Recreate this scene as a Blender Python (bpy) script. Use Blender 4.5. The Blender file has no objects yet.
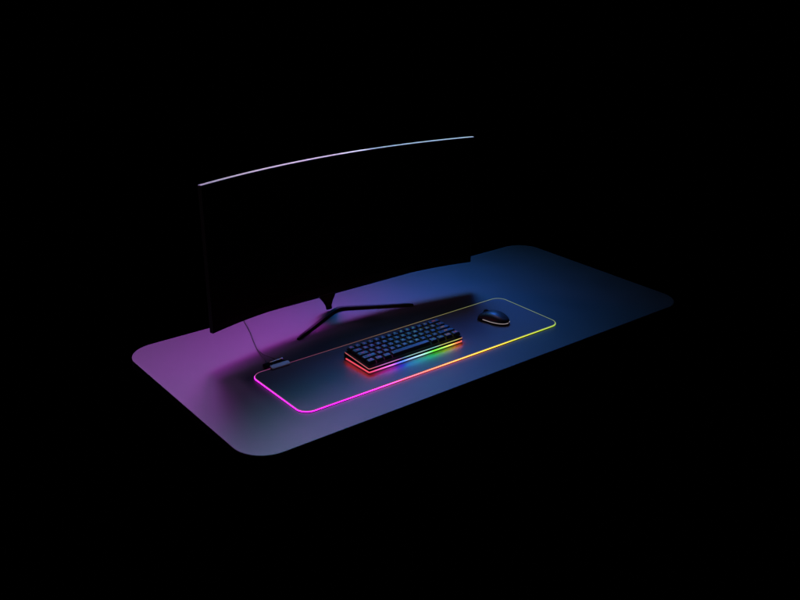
import bpy, bmesh, math, random
from mathutils import Vector, Matrix
random.seed(7)
sc = bpy.context.scene
COL = sc.collection
R = math.radians

# ------------------------------------------------------------------ helpers
def link(o, parent=None):
    COL.objects.link(o)
    if parent: o.parent = parent
    return o

def obj(name, bm, mat, parent=None, smooth=False, loc=None):
    me = bpy.data.meshes.new(name)
    bmesh.ops.recalc_face_normals(bm, faces=bm.faces[:])
    bm.to_mesh(me); bm.free()
    if smooth:
        for p in me.polygons: p.use_smooth = True
    mats = mat if isinstance(mat, (list, tuple)) else [mat]
    for m in mats: me.materials.append(m)
    o = bpy.data.objects.new(name, me)
    if loc: o.location = loc
    return link(o, parent)

def tag(o, label, cat, group=None):
    o['label'] = label; o['category'] = cat
    if group: o['group'] = group
    return o

def empty(name, loc, rz=0):
    o = bpy.data.objects.new(name, None)
    o.empty_display_size = .02
    o.location = loc; o.rotation_euler = (0, 0, rz)
    return link(o)

def rrect(x0, x1, y0, y1, r, n=8):
    """corner-rounded rectangle outline, counter-clockwise"""
    pts = []
    for cx, cy, a0 in ((x1-r, y0+r, -90), (x1-r, y1-r, 0), (x0+r, y1-r, 90), (x0+r, y0+r, 180)):
        for k in range(n+1):
            a = R(a0 + 90*k/n)
            pts.append((cx+r*math.cos(a), cy+r*math.sin(a)))
    return pts

def loft(bm, loops, cap0=True, cap1=True, closed=True):
    """skin a list of equal-length point loops"""
    vs = [[bm.verts.new(p) for p in lp] for lp in loops]
    n = len(vs[0])
    for a, b in zip(vs, vs[1:]):
        for i in range(n if closed else n-1):
            j = (i+1) % n
            bm.faces.new((a[i], a[j], b[j], b[i]))
    if cap0: bm.faces.new(vs[0][::-1])
    if cap1: bm.faces.new(vs[-1])
    return vs

def rslab(bm, x0, x1, y0, y1, r, z0, z1, b=.0015, n=8, steps=3):
    """slab with rounded corners in plan and rounded top and bottom edges"""
    loops = []
    for k in range(steps+1):                       # bottom round-over
        a = R(90*k/steps); i = b*(1-math.sin(a)); z = z0 + b*(1-math.cos(a))
        loops.append([(x, y, z) for x, y in rrect(x0+i, x1-i, y0+i, y1-i, max(r-i, 1e-4), n)])
    for k in range(steps+1):
        a = R(90*k/steps); i = b*(1-math.cos(a)); z = z1 - b*(1-math.sin(a))
        loops.append([(x, y, z) for x, y in rrect(x0+i, x1-i, y0+i, y1-i, max(r-i, 1e-4), n)])
    return loft(bm, loops)

def tube(bm, pts, rad, n=10, closed=False, cap=True):
    pts = [Vector(p) for p in pts]
    rings = []
    N = len(pts)
    up = Vector((0, 0, 1))
    for i, p in enumerate(pts):
        a = pts[(i-1) % N] if (closed or i > 0) else p
        b = pts[(i+1) % N] if (closed or i < N-1) else p
        t = (b-a).normalized()
        s = t.cross(up)
        if s.length < 1e-4: s = Vector((1, 0, 0))
        s.normalize(); u = s.cross(t)
        r = rad[i] if isinstance(rad, (list, tuple)) else rad
        rings.append([bm.verts.new(p + s*(r*math.cos(2*math.pi*k/n)) + u*(r*math.sin(2*math.pi*k/n))) for k in range(n)])
    M = N if closed else N-1
    for i in range(M):
        A, B = rings[i], rings[(i+1) % N]
        for k in range(n):
            bm.faces.new((A[k], A[(k+1) % n], B[(k+1) % n], B[k]))
    if not closed and cap:
        bm.faces.new(rings[0][::-1]); bm.faces.new(rings[-1])

def catmull(P, n=10):
    P = [Vector(p) for p in P]
    out = []
    Q = [P[0]*2-P[1]] + P + [P[-1]*2-P[-2]]
    for i in range(1, len(Q)-2):
        a, b, c, d = Q[i-1:i+3]
        for k in range(n):
            t = k/n
            out.append(.5*((2*b)+(c-a)*t+(2*a-5*b+4*c-d)*t*t+(3*b-a-3*c+d)*t**3))
    out.append(P[-1])
    return out

# ---------------------------------------------------------------- materials
def mat_pbr(name, col, rough, spec=.5, metal=0., noise=None, rnoise=0., bump=None, coat=0., coat_r=.1):
    m = bpy.data.materials.new(name); m.use_nodes = True
    nt = m.node_tree; b = nt.nodes['Principled BSDF']
    b.inputs['Base Color'].default_value = (*col, 1)
    b.inputs['Roughness'].default_value = rough
    b.inputs['Specular IOR Level'].default_value = spec
    b.inputs['Metallic'].default_value = metal
    b.inputs['Coat Weight'].default_value = coat
    b.inputs['Coat Roughness'].default_value = coat_r
    tc = nt.nodes.new('ShaderNodeTexCoord')
    if noise:
        sc_, amt = noise
        n = nt.nodes.new('ShaderNodeTexNoise'); n.inputs['Scale'].default_value = sc_
        n.inputs['Detail'].default_value = 6
        nt.links.new(tc.outputs['Object'], n.inputs['Vector'])
        mx = nt.nodes.new('ShaderNodeMixRGB'); mx.blend_type = 'MULTIPLY'; mx.inputs[0].default_value = 1
        mr = nt.nodes.new('ShaderNodeMapRange')
        mr.inputs['From Min'].default_value = .3; mr.inputs['From Max'].default_value = .7
        mr.inputs['To Min'].default_value = 1-amt; mr.inputs['To Max'].default_value = 1+amt
        nt.links.new(n.outputs['Fac'], mr.inputs['Value'])
        mx.inputs[1].default_value = (*col, 1)
        nt.links.new(mr.outputs[0], mx.inputs[2])
        nt.links.new(mx.outputs[0], b.inputs['Base Color'])
        if rnoise:
            m2 = nt.nodes.new('ShaderNodeMapRange')
            m2.inputs['From Min'].default_value = .3; m2.inputs['From Max'].default_value = .7
            m2.inputs['To Min'].default_value = rough-rnoise; m2.inputs['To Max'].default_value = rough+rnoise
            nt.links.new(n.outputs['Fac'], m2.inputs['Value'])
            nt.links.new(m2.outputs[0], b.inputs['Roughness'])
    if bump:
        sc_, st, dist = bump
        n = nt.nodes.new('ShaderNodeTexNoise'); n.inputs['Scale'].default_value = sc_; n.inputs['Detail'].default_value = 3
        nt.links.new(tc.outputs['Object'], n.inputs['Vector'])
        bp = nt.nodes.new('ShaderNodeBump'); bp.inputs['Strength'].default_value = st; bp.inputs['Distance'].default_value = dist
        nt.links.new(n.outputs['Fac'], bp.inputs['Height'])
        nt.links.new(bp.outputs[0], b.inputs['Normal'])
    return m

def srgb(c):
    return tuple((v/255/12.92 if v/255 <= .04045 else ((v/255+.055)/1.055)**2.4) for v in c)

def mat_led(name, axis_from, axis_to, stops, strength, core=.0, axis='X', stops_s=None):
    """light guide whose LEDs change hue along its length (object space)"""
    m = bpy.data.materials.new(name); m.use_nodes = True
    nt = m.node_tree; nt.nodes.remove(nt.nodes['Principled BSDF'])
    out = nt.nodes['Material Output']
    tc = nt.nodes.new('ShaderNodeTexCoord'); sp = nt.nodes.new('ShaderNodeSeparateXYZ')
    nt.links.new(tc.outputs['Object'], sp.inputs[0])
    mr = nt.nodes.new('ShaderNodeMapRange'); mr.inputs['From Min'].default_value = axis_from; mr.inputs['From Max'].default_value = axis_to
    nt.links.new(sp.outputs[axis], mr.inputs['Value'])
    def ramp(st):
        cr = nt.nodes.new('ShaderNodeValToRGB')
        el = cr.color_ramp.elements
        while len(el) < len(st): el.new(.5)
        for e, (p, c) in zip(el, st):
            e.position = p; e.color = (*c, 1)
        nt.links.new(mr.outputs[0], cr.inputs[0])
        return cr
    cr = ramp(stops)
    em = nt.nodes.new('ShaderNodeEmission')
    nt.links.new(cr.outputs[0], em.inputs['Color'])
    if stops_s:
        cs = ramp([(p, (v, v, v)) for p, v in stops_s])
        mul = nt.nodes.new('ShaderNodeMath'); mul.operation = 'MULTIPLY'; mul.inputs[1].default_value = strength
        nt.links.new(cs.outputs[0], mul.inputs[0]); nt.links.new(mul.outputs[0], em.inputs['Strength'])
    else:
        em.inputs['Strength'].default_value = strength
    nt.links.new(em.outputs[0], out.inputs['Surface'])
    return m

M = {}
M['desk'] = mat_pbr('desk_black_laminate', (.010, .010, .011), .50, .5, noise=(9, .06), rnoise=.015, bump=(900, .05, .0002))
M['desk_edge'] = mat_pbr('desk_edge_band', (.004, .004, .004), .7, .1, noise=(30, .1))
M['mat_cloth'] = mat_pbr('mat_cloth', (.056, .053, .062), .42, .32, noise=(700, .25), bump=(1500, .25, .0003))
M['rubber'] = mat_pbr('black_rubber', (.010, .010, .011), .7, .2, noise=(80, .1))
M['black'] = mat_pbr('black_plastic', (.0022, .0022, .0026), .5, .08, noise=(40, .1))
M['screen'] = mat_pbr('screen_glass', (.0004, .0004, .0004), .4, .03, noise=(3, .05))
M['side'] = mat_pbr('lit_side_edge', (.14, .14, .14), .5, .4, noise=(40, .1))  # lighter than the housing: faint edge light put into the colour
M['alu'] = mat_pbr('brushed_trim', (.72, .72, .74), .16, .5, metal=.9, noise=(60, .06))
M['stand'] = mat_pbr('stand_black', (.0025, .0025, .003), .42, .15, noise=(50, .1))
M['case'] = mat_pbr('keyboard_case', (.010, .010, .011), .45, .4, noise=(60, .1))
M['groove'] = mat_pbr('groove_darkened', (.0012, .0012, .0012), .9, .0, noise=(60, .1))  # darkened so the groove stays in shade beside the added strip
M['keycap'] = mat_pbr('keycap_plastic', (.030, .030, .038), .42, .5, noise=(300, .08))
M['mouse'] = mat_pbr('mouse_shell', (.014, .015, .018), .42, .6, noise=(40, .08))
M['ctl'] = mat_pbr('controller_shell', (.34, .46, .50), .45, .5, noise=(60, .08))
M['plug'] = mat_pbr('plug_shell', (.95, .95, .96), .42, .5, metal=1., noise=(80, .05))
M['cable'] = mat_pbr('cable_jacket', (.010, .009, .010), .5, .3, noise=(200, .1))

MAT_STOPS = [(0, (4.0, .040, 4.4)), (.12, (5.5, .045, 5.8)), (.24, (9, .12, 6.0)), (.34, (9, .40, 1.3)), (.43, (9, .75, .62)),
             (.52, (9, 1.3, .40)), (.64, (6, 2.0, .16)), (.78, (1.5, 1.5, .07)), (.90, (.85, 1.2, .06)), (1, (.45, .90, .09))]
M['mat_led'] = mat_led('mat_edge_light', -.405, .405, MAT_STOPS, 1.)
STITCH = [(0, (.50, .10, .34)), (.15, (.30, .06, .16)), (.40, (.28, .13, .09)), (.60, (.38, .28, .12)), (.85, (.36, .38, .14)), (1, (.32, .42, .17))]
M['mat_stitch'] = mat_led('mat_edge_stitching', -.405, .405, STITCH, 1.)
KB_STOPS = [(0, (20, .02, .06)), (.05, (22, .03, .25)), (.14, (26, .10, 16)), (.24, (26, .18, 30)), (.29, (8, .10, 38)), (.345, (.06, .30, 42)), (.41, (.35, 14, 34)),
            (.55, (.55, 26, 26)), (.62, (.30, 32, 12)), (.68, (.16, 34, 1.2)), (.77, (10, 30, .10)), (.87, (26, 22, .10)), (.94, (36, 7, .06)), (1, (40, .10, .03))]
KB_STOPS = [(p, c if p < .96 else tuple(v*.6 for v in c)) for p, c in KB_STOPS]
M['kb_led'] = mat_led('keyboard_base_light', -.145, .145, [(p, tuple(v*.045 if v > .8 else v+.06 for v in c)) for p, c in KB_STOPS], 1.)
M['kb_under'] = mat_led('keyboard_added_glow', -.145, .145, KB_STOPS, .7)  # strong emission for the added strip, throws the glow on the mat
M['kb_led2'] = mat_led('keyboard_rim_light', -.145, .145, [(p, tuple(min(v, 1)*.42+.10 for v in c)) for p, c in KB_STOPS], 1.)
M['kb_back'] = mat_led('keyboard_backlight', -.145, .145, [(p, tuple(min(1, v)*.8+.05 for v in c)) for p, c in KB_STOPS], 1.)
LEG_STOPS = [(0, (225, 80, 190)), (.25, (150, 120, 250)), (.42, (110, 170, 255)), (.55, (130, 235, 245)), (.66, (120, 235, 170)), (.78, (190, 220, 110)), (.9, (255, 170, 70)), (1, (255, 70, 60))]
M['mouse_led'] = mat_led('mouse_light', -.06, .06, [(0, (.62, .50, .52)), (1, (.70, .60, .62))], .75)

# --------------------------------------------------------------------- desk
DX0, DX1, DY0, DY1, DR = -.584, .798, -.219, .430, .075
bm = bmesh.new()
rslab(bm, DX0, DX1, DY0, DY1, DR, -.022, 0, b=.002, n=24)
desk = obj('desk', bm, [M['desk'], M['desk_edge']])
for p in desk.data.polygons:
    p.use_smooth = False
    if p.normal.z < .3: p.material_index = 1
tag(desk, 'wide black desk top with rounded corners lit purple at left and blue at right', 'desk')

# ------------------------------------------------------------------ monitor
MX, MY, MR = -.0215, .285, 1.50       # centre of the curve, its back-most line, its radius
MW, ZB, ZT, TH = .409, .0785, .4415, .012
mon = empty('curved_monitor', (MX, .335, 0))
tag(mon, 'curved ultrawide black monitor switched off, on a V-shaped stand behind the mouse mat', 'monitor')
def mpt(s, z, off):                    # s: arc parameter -1..1, off: distance behind the screen face
    amax = math.asin(MW/MR); a = s*amax
    x = (MR+off)*math.sin(a); y = MY - .335 - MR + (MR+off)*math.cos(a)
    return (x, y, z)
NS = 48
def arc_slab(bm, z0f, z1f, o0, o1f, e=1.0):
    loops = []
    for k in range(NS+1):
        s = (-1+2*k/NS)*e
        z0, z1, o1 = z0f(s), z1f(s), o1f(s)
        c = min(.0012, abs(o1-o0)*.25, (z1-z0)*.25)
        prof = [(o0, z0+c), (o0+c, z0), (o1-c, z0), (o1, z0+c), (o1, z1-c), (o1-c, z1), (o0+c, z1), (o0, z1-c)]
        loops.append([mpt(s, z, o) for o, z in prof])
    loft(bm, loops)
chin = lambda s: ZB - .006*max(0, 1-(s/.75)**2)**1.5
bm = bmesh.new(); arc_slab(bm, chin, lambda s: ZT-.0022, 0, lambda s: TH)
obj('housing', bm, M['black'], mon)
bm = bmesh.new(); arc_slab(bm, lambda s: ZT-.0020, lambda s: ZT, 0.0003, lambda s: TH-.0003, .9995)
obj('top_trim', bm, M['alu'], mon)
bm = bmesh.new(); arc_slab(bm, lambda s: ZB+.018, lambda s: ZT-.006, -.0006, lambda s: .001, .990)
obj('screen', bm, M['screen'], mon)
for e in (-1, 1):  # added end strips, lightened so the black housing's sides look lit
    bm = bmesh.new()
    loft(bm, [[mpt(sg*e, z, o) for z, o in ((ZB+.002, .0005), (ZT-.003, .0005), (ZT-.003, TH-.0005), (ZB+.002, TH-.0005))] for sg in (.9990, 1.0012)])
    obj('lit_side_edge', bm, M['side'], mon)
# rear bulge with the electronics
bm = bmesh.new()
arc_slab(bm, lambda s: .255-.13*(1-.25*(s/.5)**2), lambda s: .255+.13*(1-.25*(s/.5)**2), TH-.001, lambda s: TH+.028*max(.12, 1-(s/.5)**4), .5)
obj('rear_shell', bm, M['black'], mon, smooth=False)
# neck
bm = bmesh.new()
nl = []
for z, w, d, y in ((.006, .018, .008, -.002), (.016, .020, .009, .001), (.027, .030, .012, .004), (.040, .048, .014, .007), (.07, .056, .014, .009), (.16, .05, .016, .012), (.26, .05, .016, .010)):
    nl.append([(x-.011, y+yy, z) for x, yy in rrect(-w/2, w/2, -d/2, d/2, .005, 4)])
loft(bm, nl)
obj('neck', bm, M['stand'], mon, smooth=False)
bm = bmesh.new(); 
loft(bm, [[(x, y, .255+z) for x, z in rrect(-.05, .05, -.05, .05, .01, 4)] for y in (.000, .012)])
obj('mount_plate', bm, M['stand'], mon)
# V foot: one bent bar, left tip -> apex -> right tip
tipL, apx, tipR = Vector((-.2015+.0215, .222-.335, 0)), Vector((-.012+.0215, .3245-.335, 0)), Vector((.172+.0215, .221-.335, 0))
path = []
for k in range(21):
    t = k/20
    # straight legs joined by a short rounded bend
    path.append(None)
def vpath(n=40):
    P = []
    b = .13
    A = tipL.lerp(apx, 1-b); B = apx.lerp(tipR, b)
    for k in range(12): P.append(tipL.lerp(A, k/12))
    for k in range(11):
        t = k/10; P.append(A*(1-t)**2 + apx*2*t*(1-t) + B*t*t)
    for k in range(1, 13): P.append(B.lerp(tipR, k/12))
    return P
VP = vpath()
bm = bmesh.new(); loops = []
for i, p in enumerate(VP):
    a = VP[max(0, i-1)]; b = VP[min(len(VP)-1, i+1)]
    t = (b-a).normalized(); s = Vector((-t.y, t.x, 0))
    u = abs(i/(len(VP)-1)-.5)*2
    w = .0078 - .0025*u; h = .0100 - .0030*u
    if i in (0, len(VP)-1): w *= .7; h *= .8
    prof = [(-w, .001), (-w+.001, 0), (w-.001, 0), (w, .001), (w*.85, h-.002), (w*.6, h), (-w*.6, h), (-w*.85, h-.002)]
    loops.append([(p.x+s.x*q, p.y+s.y*q, z) for q, z in prof])
loft(bm, loops)
obj('stand_foot', bm, M['stand'], mon, smooth=False)

# ---------------------------------------------------------------- mouse mat
LX, LY, LR = .400, .1177, .030
matr = empty('mouse_mat', (0, 0, 0))
tag(matr, 'long black cloth mouse mat with glowing edge from magenta to yellow, under the keyboard', 'mouse mat')
bm = bmesh.new(); rslab(bm, -LX+.0018, LX-.0018, -LY+.0018, LY-.0018, LR-.0018, .0002, .0040, b=.0006, n=14)
obj('cloth', bm, M['mat_cloth'], matr)
bm = bmesh.new()
def ringat(g, z):
    return [(x, y, z) for x, y in rrect(-LX-g, LX+g, -LY-g, LY+g, LR+g, 14)]
# outer face of the light guide
prof = [(-.0004, .0013), (.0001, .0015), (.0003, .0021), (.0001, .0027), (-.0003, .0030)]
loft(bm, [ringat(g, z) for g, z in prof], cap0=False, cap1=False)
obj('light_edge', bm, M['mat_led'], matr, smooth=True)
bm = bmesh.new()
loft(bm, [ringat(g, z) for g, z in [(-.0014, .0002), (-.0004, .0003), (-.0001, .0007), (-.0004, .0013)]], cap0=False, cap1=False)
obj('edge_jacket', bm, M['rubber'], matr, smooth=True)
bm = bmesh.new()
prof = [(-.0003, .0030), (-.0008, .0040), (-.0014, .0043), (-.0020, .0043), (-.0024, .0040)]
loft(bm, [ringat(g, z) for g, z in prof], cap0=False, cap1=False)
obj('stitching', bm, M['mat_stitch'], matr, smooth=True)
# lighting controller box clipped over the far edge
bm = bmesh.new()
rslab(bm, -.026, .026, -.0065, .0065, .004, 0, .0080, b=.002, n=5)
for v in bm.verts:                                 # front slopes down towards the user
    if v.co.z > .004 and v.co.y < .002: v.co.z -= .0035*min(1, (.002-v.co.y)/.008)
cbox = obj('controller', bm, M['ctl'], matr, loc=(-.3205, .1115, .0042)); 
bm = bmesh.new(); rslab(bm, -.0275, .0265, -.011, .011, .003, 0, .0085, b=.0015, n=4)
obj('controller_rear', bm, M['black'], cbox, loc=(-.0045, .0185, -.0038))
# cable and plug
cab = empty('usb_cable', (-.300, .24, 0))
tag(cab, 'thin black cable running from under the monitor to the mat controller', 'cable')
def off(P): return [(x+.300, y-.24, z) for x, y, z in P]
bm = bmesh.new()
tube(bm, catmull(off([(-.345, .131, .006), (-.338, .150, .006), (-.328, .178, .004), (-.3145, .230, .0022), (-.297, .281, .0018), (-.274, .342, .0018),
                      (-.256, .400, .0018), (-.248, .424, .0022), (-.245, .4345, -.004), (-.244, .437, -.03), (-.243, .438, -.16)]), 8), .0014, n=8)
obj('cord', bm, M['cable'], cab, smooth=True)
bm = bmesh.new()
tube(bm, catmull(off([(-.312, .240, .0024), (-.3165, .212, .003), (-.318, .190, .0045), (-.317, .168, .0075), (-.3165, .152, .0100), (-.3165, .143, .0105)]), 8), .0010, n=8)
obj('cord_branch', bm, M['cable'], cab, smooth=True)
bm = bmesh.new()
tube(bm, off([(-.337, .1345, .0100), (-.331, .1345, .0104), (-.309, .1345, .0112), (-.3055, .1345, .0113), (-.3050, .1345, .0114), (-.300, .1345, .0114), (-.2995, .1345, .0114)]),
     [.0010, .0014, .0015, .0016, .0023, .0023, .0012], n=10)
obj('plug', bm, M['plug'], cab, smooth=True)

# ----------------------------------------------------------------- keyboard
U = .01905
KW, KD = 15*U, 5*U
kb = empty('keyboard', (-.0325, -.0025, .0041), 0)
tag(kb, 'compact black mechanical keyboard with rainbow lit base, lying on the mat', 'keyboard')
TILT = R(3.6)
kx, ky = KW/2+.003, KD/2+.0035
ZF = .0185     # deck height at the front edge
def deck(y, z=0): return ZF + z + (y+ky)*math.tan(TILT)
def wedge(bm, x, y, r, zb, zt, b=.001):
    loops = []
    for z, i in ((0, b), (0, 0)):
        loops.append([(px, py, zb(py)+(b if i == 0 else 0)) for px, py in rrect(-x+i, x-i, -y+i, y-i, r, 6)])
    for i in (0, b):
        loops.append([(px, py, zt(py)-(b if i == 0 else 0)) for px, py in rrect(-x+i, x-i, -y+i, y-i, r, 6)])
    loft(bm, loops)
bm = bmesh.new(); wedge(bm, kx-.004, ky-.004, .003, lambda y: 0., lambda y: .0026)
obj('base', bm, M['case'], kb)
bm = bmesh.new(); wedge(bm, kx-.0002, ky-.0002, .004, lambda y: .0031, lambda y: .0053, .0005)
obj('base_light', bm, M['kb_led'], kb)
bm = bmesh.new(); wedge(bm, kx-.0028, ky-.0028, .003, lambda y: .0056, lambda y: .0110, .0003)
obj('groove', bm, M['groove'], kb)
bm = bmesh.new(); wedge(bm, kx+.0010, ky+.0010, .004, lambda y: .0101, lambda y: .0109, .0001)
wedge(bm, kx, ky, .004, lambda y: .0107, lambda y: deck(y, -.0056), .0002)
rslab(bm, -kx-.0006, kx+.0006, ky-.005, ky+.0008, .002, .0004, deck(ky, -.0042), b=.0006, n=4)  # unseen rear wall added to block strip light towards the monitor
obj('case', bm, M['case'], kb)
# unseen glow strip added under the lip to light the mat
bm = bmesh.new()
loft(bm, [[(x, y, z) for x, y in rrect(-kx-g, kx+g, -ky-g, ky+g, .004, 6)] for g, z in ((-.0026, .0092), (.0000, .0100))], cap0=False, cap1=False)
obj('added_underglow', bm, M['kb_under'], kb)
bm = bmesh.new(); wedge(bm, kx+.0002, ky+.0002, .004, lambda y: deck(y, -.0054), lambda y: deck(y, -.0040), .0004)
obj('rim_light', bm, M['kb_led2'], kb)
bm = bmesh.new(); wedge(bm, kx-.0008, ky-.0008, .004, lambda y: deck(y, -.0038), lambda y: deck(y, -.0006), .0006)
obj('deck', bm, M['case'], kb)
bm = bmesh.new(); wedge(bm, KW/2-.008, KD/2-.008, .002, lambda y: deck(y, -.0004), lambda y: deck(y, .0004), .0002)
obj('backlight', bm, M['kb_back'], kb)

cap_cache = {}
def cap_mesh(w):
    if w in cap_cache: return cap_cache[w]
    bm = bmesh.new()
    hx, hy = w*U/2-.0006, U/2-.0006
    loops = []
    for z, ix, iy, r, oy in ((0, 0, 0, .0015, 0), (.0062, .0021, .0021, .0020, .0006), (.0078, .0026, .0025, .0022, .0008), (.0086, .0034, .0032, .0024, .0008)):
        loops.append([(x, y+oy, z) for x, y in rrect(-hx+ix, hx-ix, -hy+iy, hy-iy, r, 3)])
    loops.append([(x, y+.0008, .0081) for x, y in rrect(-hx+.0058, hx-.0058, -hy+.0052, hy-.0052, .0020, 3)])
    loft(bm, loops)
    bmesh.ops.recalc_face_normals(bm, faces=bm.faces[:])
    me = bpy.data.meshes.new('keycap'); bm.to_mesh(me); bm.free()
    for p in me.polygons: p.use_smooth = True
    me.materials.append(M['keycap'])
    cap_cache[w] = me
    return me

def lerp_ramp(st, t):
    for (p, c), (q, d) in zip(st, st[1:]):
        if t <= q:
            f = 0 if q == p else max(0, (t-p)/(q-p))
            return tuple(a+(b-a)*f for a, b in zip(c, d))
    return st[-1][1]
leg_mats = {}
def legend_mat(t):
    k = max(0, min(14, int(t*15)))
    if k not in leg_mats:
        m = bpy.data.materials.new('legend_light'); m.use_nodes = True
        nt = m.node_tree; nt.nodes.remove(nt.nodes['Principled BSDF'])
        e = nt.nodes.new('ShaderNodeEmission')
        e.inputs['Color'].default_value = (*srgb(lerp_ramp(LEG_STOPS, (k+.5)/15)), 1)
        e.inputs['Strength'].default_value = .40
        nt.links.new(e.outputs[0], nt.nodes['Material Output'].inputs['Surface'])
        leg_mats[k] = m
    return leg_mats[k]

def text_mesh(s, size):
    cu = bpy.data.curves.new('legend', 'FONT'); cu.body = s; cu.size = size
    cu.align_x = 'CENTER'; cu.align_y = 'CENTER'; cu.extrude = .0001; cu.resolution_u = 2
    to = bpy.data.objects.new('legend', cu); COL.objects.link(to)
    bpy.context.view_layer.update()
    dg = bpy.context.evaluated_depsgraph_get()
    me = bpy.data.meshes.new_from_object(to.evaluated_get(dg))
    bpy.data.objects.remove(to); bpy.data.curves.remove(cu)
    return me

ROWS = [
    [('ESC', 1)] + [(c, 1) for c in '1234567890-='] + [('BACK', 2)],
    [('TAB', 1.5)] + [(c, 1) for c in 'QWERTYUIOP[]'] + [('\\', 1.5)],
    [('CAPS', 1.75)] + [(c, 1) for c in "ASDFGHJKL;'"] + [('ENTER', 2.25)],
    [('SHIFT', 2.25)] + [(c, 1) for c in 'ZXCVBNM,./'] + [('SHIFT', 2.75)],
    [('CTRL', 1.25), ('WIN', 1.25), ('ALT', 1.25), ('', 6.25), ('ALT', 1.25), ('FN', 1.25), ('MENU', 1.25), ('CTRL', 1.25)],
]
for ri, row in enumerate(ROWS):
    x = -KW/2; y = KD/2 - (ri+.5)*U
    for s, w in row:
        cx = x + w*U/2; x += w*U
        k = bpy.data.objects.new('keycap', cap_mesh(w)); link(k, kb)
        k.location = (cx, y, deck(y, .0026)); k.rotation_euler = (TILT, 0, 0)
        if s:
            me = text_mesh(s, .0072 if len(s) == 1 else .0040)
            me.materials.clear(); me.materials.append(legend_mat((cx+KW/2)/KW))
            l = bpy.data.objects.new('legend', me); link(l, k)
            l.location = (0, .0012, .00835)
            if len(s) == 1: l.location = (0, .0016, .00835)

# -------------------------------------------------------------------- mouse
ms = empty('computer_mouse', (.2695, -.0040, .0041), R(17))
ms.scale = (.74, .74, .74)
tag(ms, 'black glossy mouse with a pale light line, on the right end of the mat', 'mouse')
# body: lofted sections along y (front = +y)
def mouse_half(t):                       # t 0 rear .. 1 front -> half width
    if t < .5: return .0315*math.sqrt(max(0, 1-((.5-t)/.5)**2.4))**.9
    return .0315 - .003*math.sin((t-.5)*math.pi)
def mouse_h(t):
    return .0385*math.sin(math.pi*min(1, (t*.73+.12)))**.75 if t < 1 else .02
bm = bmesh.new(); loops = []
ML = .112; NT = 30
for i in range(NT+1):
    t = i/NT
    tt = .004 + .992*t
    w = max(.002, mouse_half(tt)); h = mouse_h(tt)
    if i == 0: w *= .5; h *= .6
    if i == NT: w *= .94; h *= .93
    y = -ML/2 + ML*t
    sec = []
    for k in range(17):
        a = math.pi*k/16
        ca, sa = math.cos(a), math.sin(a)
        sec.append((w*math.copysign(abs(ca)**.62, ca)*(1-.06*sa), y, .0085 + (h-.0085)*abs(sa)**.70))
    loops.append(sec)
loft(bm, loops, cap0=True, cap1=True)
obj('shell', bm, M['mouse'], ms, smooth=True)
# base tray, a little wider than the shell
def base_outline(grow=0., n=24):
    P = []
    for i in range(n+1):
        t = i/n; P.append((max(.0, mouse_half(max(.003, t)))+grow, -ML/2-(grow if t == 0 else 0)+ML*t))
    L = [(-x, y) for x, y in P[::-1]]
    return P + L[:-1] if False else P + [(-x, y) for x, y in P[::-1]]
bm = bmesh.new()
o = base_outline(.0006)
loft(bm, [[(x*.9, y*.97, .0) for x, y in o], [(x, y, .003) for x, y in o], [(x, y, .0074) for x, y in o]])
obj('base', bm, M['rubber'], ms, smooth=False)
# light line round the rear and sides
bm = bmesh.new()
P = []
for i in range(41):
    t = .80*(1-i/40)
    P.append((-(mouse_half(max(.004, t))+.0002), -ML/2+ML*t, .0086 + .003*max(0, t-.55)))
P2 = [(-x, y, z) for x, y, z in P[::-1]]
tube(bm, P + P2[1:], .0008, n=8)
obj('light_line', bm, M['mouse_led'], ms, smooth=True)
# wheel and button split
bm = bmesh.new()
vs = []
for k in range(24):
    a = 2*math.pi*k/24
    vs.append((math.cos(a), math.sin(a)))
loft(bm, [[(xx, .0105*r*c, .0105*r*s) for c, s in vs] for xx, r in ((-.0034, .86), (-.0026, 1), (.0026, 1), (.0034, .86))])
obj('scroll_wheel', bm, M['rubber'], ms, loc=(0, .036, .0275))
bm = bmesh.new()
pts = [(0, -ML/2+ML*t, mouse_h(.004+.992*t)+.00005) for t in [.62+.36*k/10 for k in range(11)]]
tube(bm, pts, .0006, n=6)
obj('button_split', bm, M['rubber'], ms)

# ------------------------------------------------------------------- lights
def area(name, loc, target, sx, sy, power, col, spread=180):
    l = bpy.data.lights.new(name, 'AREA'); l.shape = 'RECTANGLE'; l.size = sx; l.size_y = sy
    l.energy = power; l.color = col; l.spread = R(spread)
    o = bpy.data.objects.new(name, l); link(o)
    o.location = loc
    o.rotation_euler = (Vector(target)-Vector(loc)).to_track_quat('-Z', 'Y').to_euler()
    return o
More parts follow.
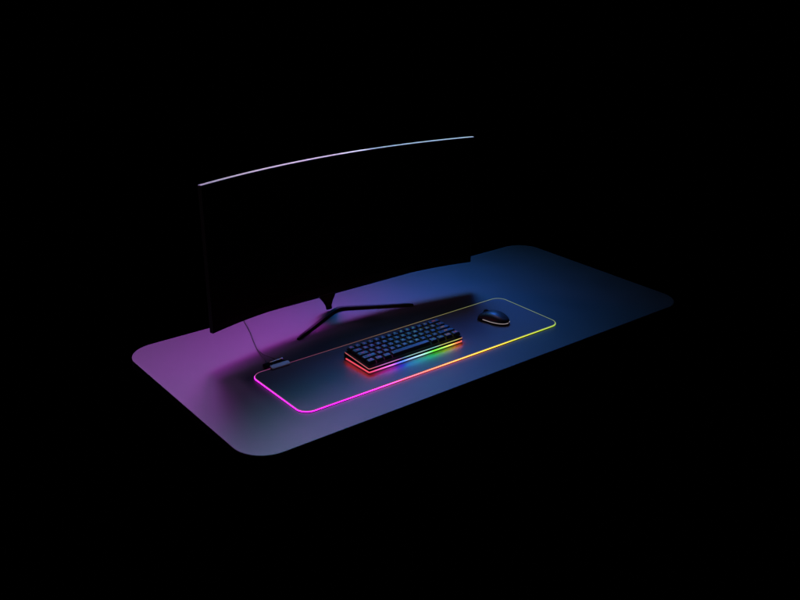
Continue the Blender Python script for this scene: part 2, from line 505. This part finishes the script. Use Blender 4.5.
# gridded studio softboxes, all above and behind the monitor or overhead, plus two added trim lamps
area('softbox_magenta_far', (-.60, 1.70, 1.10), (-.50, .25, 0), .35, .35, 3.15, (.75, .320, 1.0), 80)
area('softbox_azure_near', (-.10, .70, 1.05), (-.35, -.25, 0), .35, .35, 1.40, (.17, .86, 1.0), 80)
area('softbox_blue_near', (.50, .70, 1.05), (.25, .20, 0), .48, .48, 2.45, (.022, .165, 1.0), 45)
area('softbox_blue_side', (.80, 1.20, 1.60), (.25, .20, 0), .48, .48, 2.05, (.09, .46, .92), 66)
area('softbox_magenta_mid', (.20, .95, 1.05), (-.15, .30, 0), .35, .35, 1.45, (.84, .05, 1.0), 45)
area('softbox_magenta_left', (-.10, 1.30, 1.05), (-.50, .25, 0), .35, .35, .50, (.715, .096, 1.0), 45)
area('softbox_blue_back', (.50, .45, 1.10), (-.15, .30, 0), .35, .35, .41, (.0, .265, 1.0), 45)
area('softbox_fill', (-.30, .0, 1.80), (0, 0, 0), .8, .8, .80, (1.0, .58, .75), 80)
area('added_trim_light_left', (.75, 2.0, .86), (-.28, .28, .58), .9, .3, .026, (1.0, .76, 1.0), 26)  # added lamp, only for the highlight on the top trim's left half
area('added_trim_light_right', (1.68, 2.0, .86), (.27, .28, .58), .9, .3, .022, (.72, .95, 1.0), 26)  # added likewise to brighten the right half of the top trim

w = bpy.data.worlds.new('World'); sc.world = w; w.use_nodes = True
w.node_tree.nodes['Background'].inputs['Color'].default_value = (0, 0, 0, 1)
w.node_tree.nodes['Background'].inputs['Strength'].default_value = 0

# ------------------------------------------------------------------- camera
cd = bpy.data.cameras.new('camera'); cam = bpy.data.objects.new('camera', cd); link(cam)
cam.location = (-1.31799, -1.64665, .99570)
cam.rotation_euler = (1.181962, 0., -.657980)
cd.sensor_width = 36; cd.lens = 933.2/800*36; cd.clip_start = .05; cd.clip_end = 50
sc.camera = cam
sc.view_settings.view_transform = 'Standard'; sc.view_settings.look = 'None'
sc.view_settings.exposure = 0; sc.view_settings.gamma = 1
sc.render.engine = 'CYCLES'
sc.cycles.use_denoising = True
sc.cycles.max_bounces = 6
sc.cycles.sample_clamp_indirect = 4
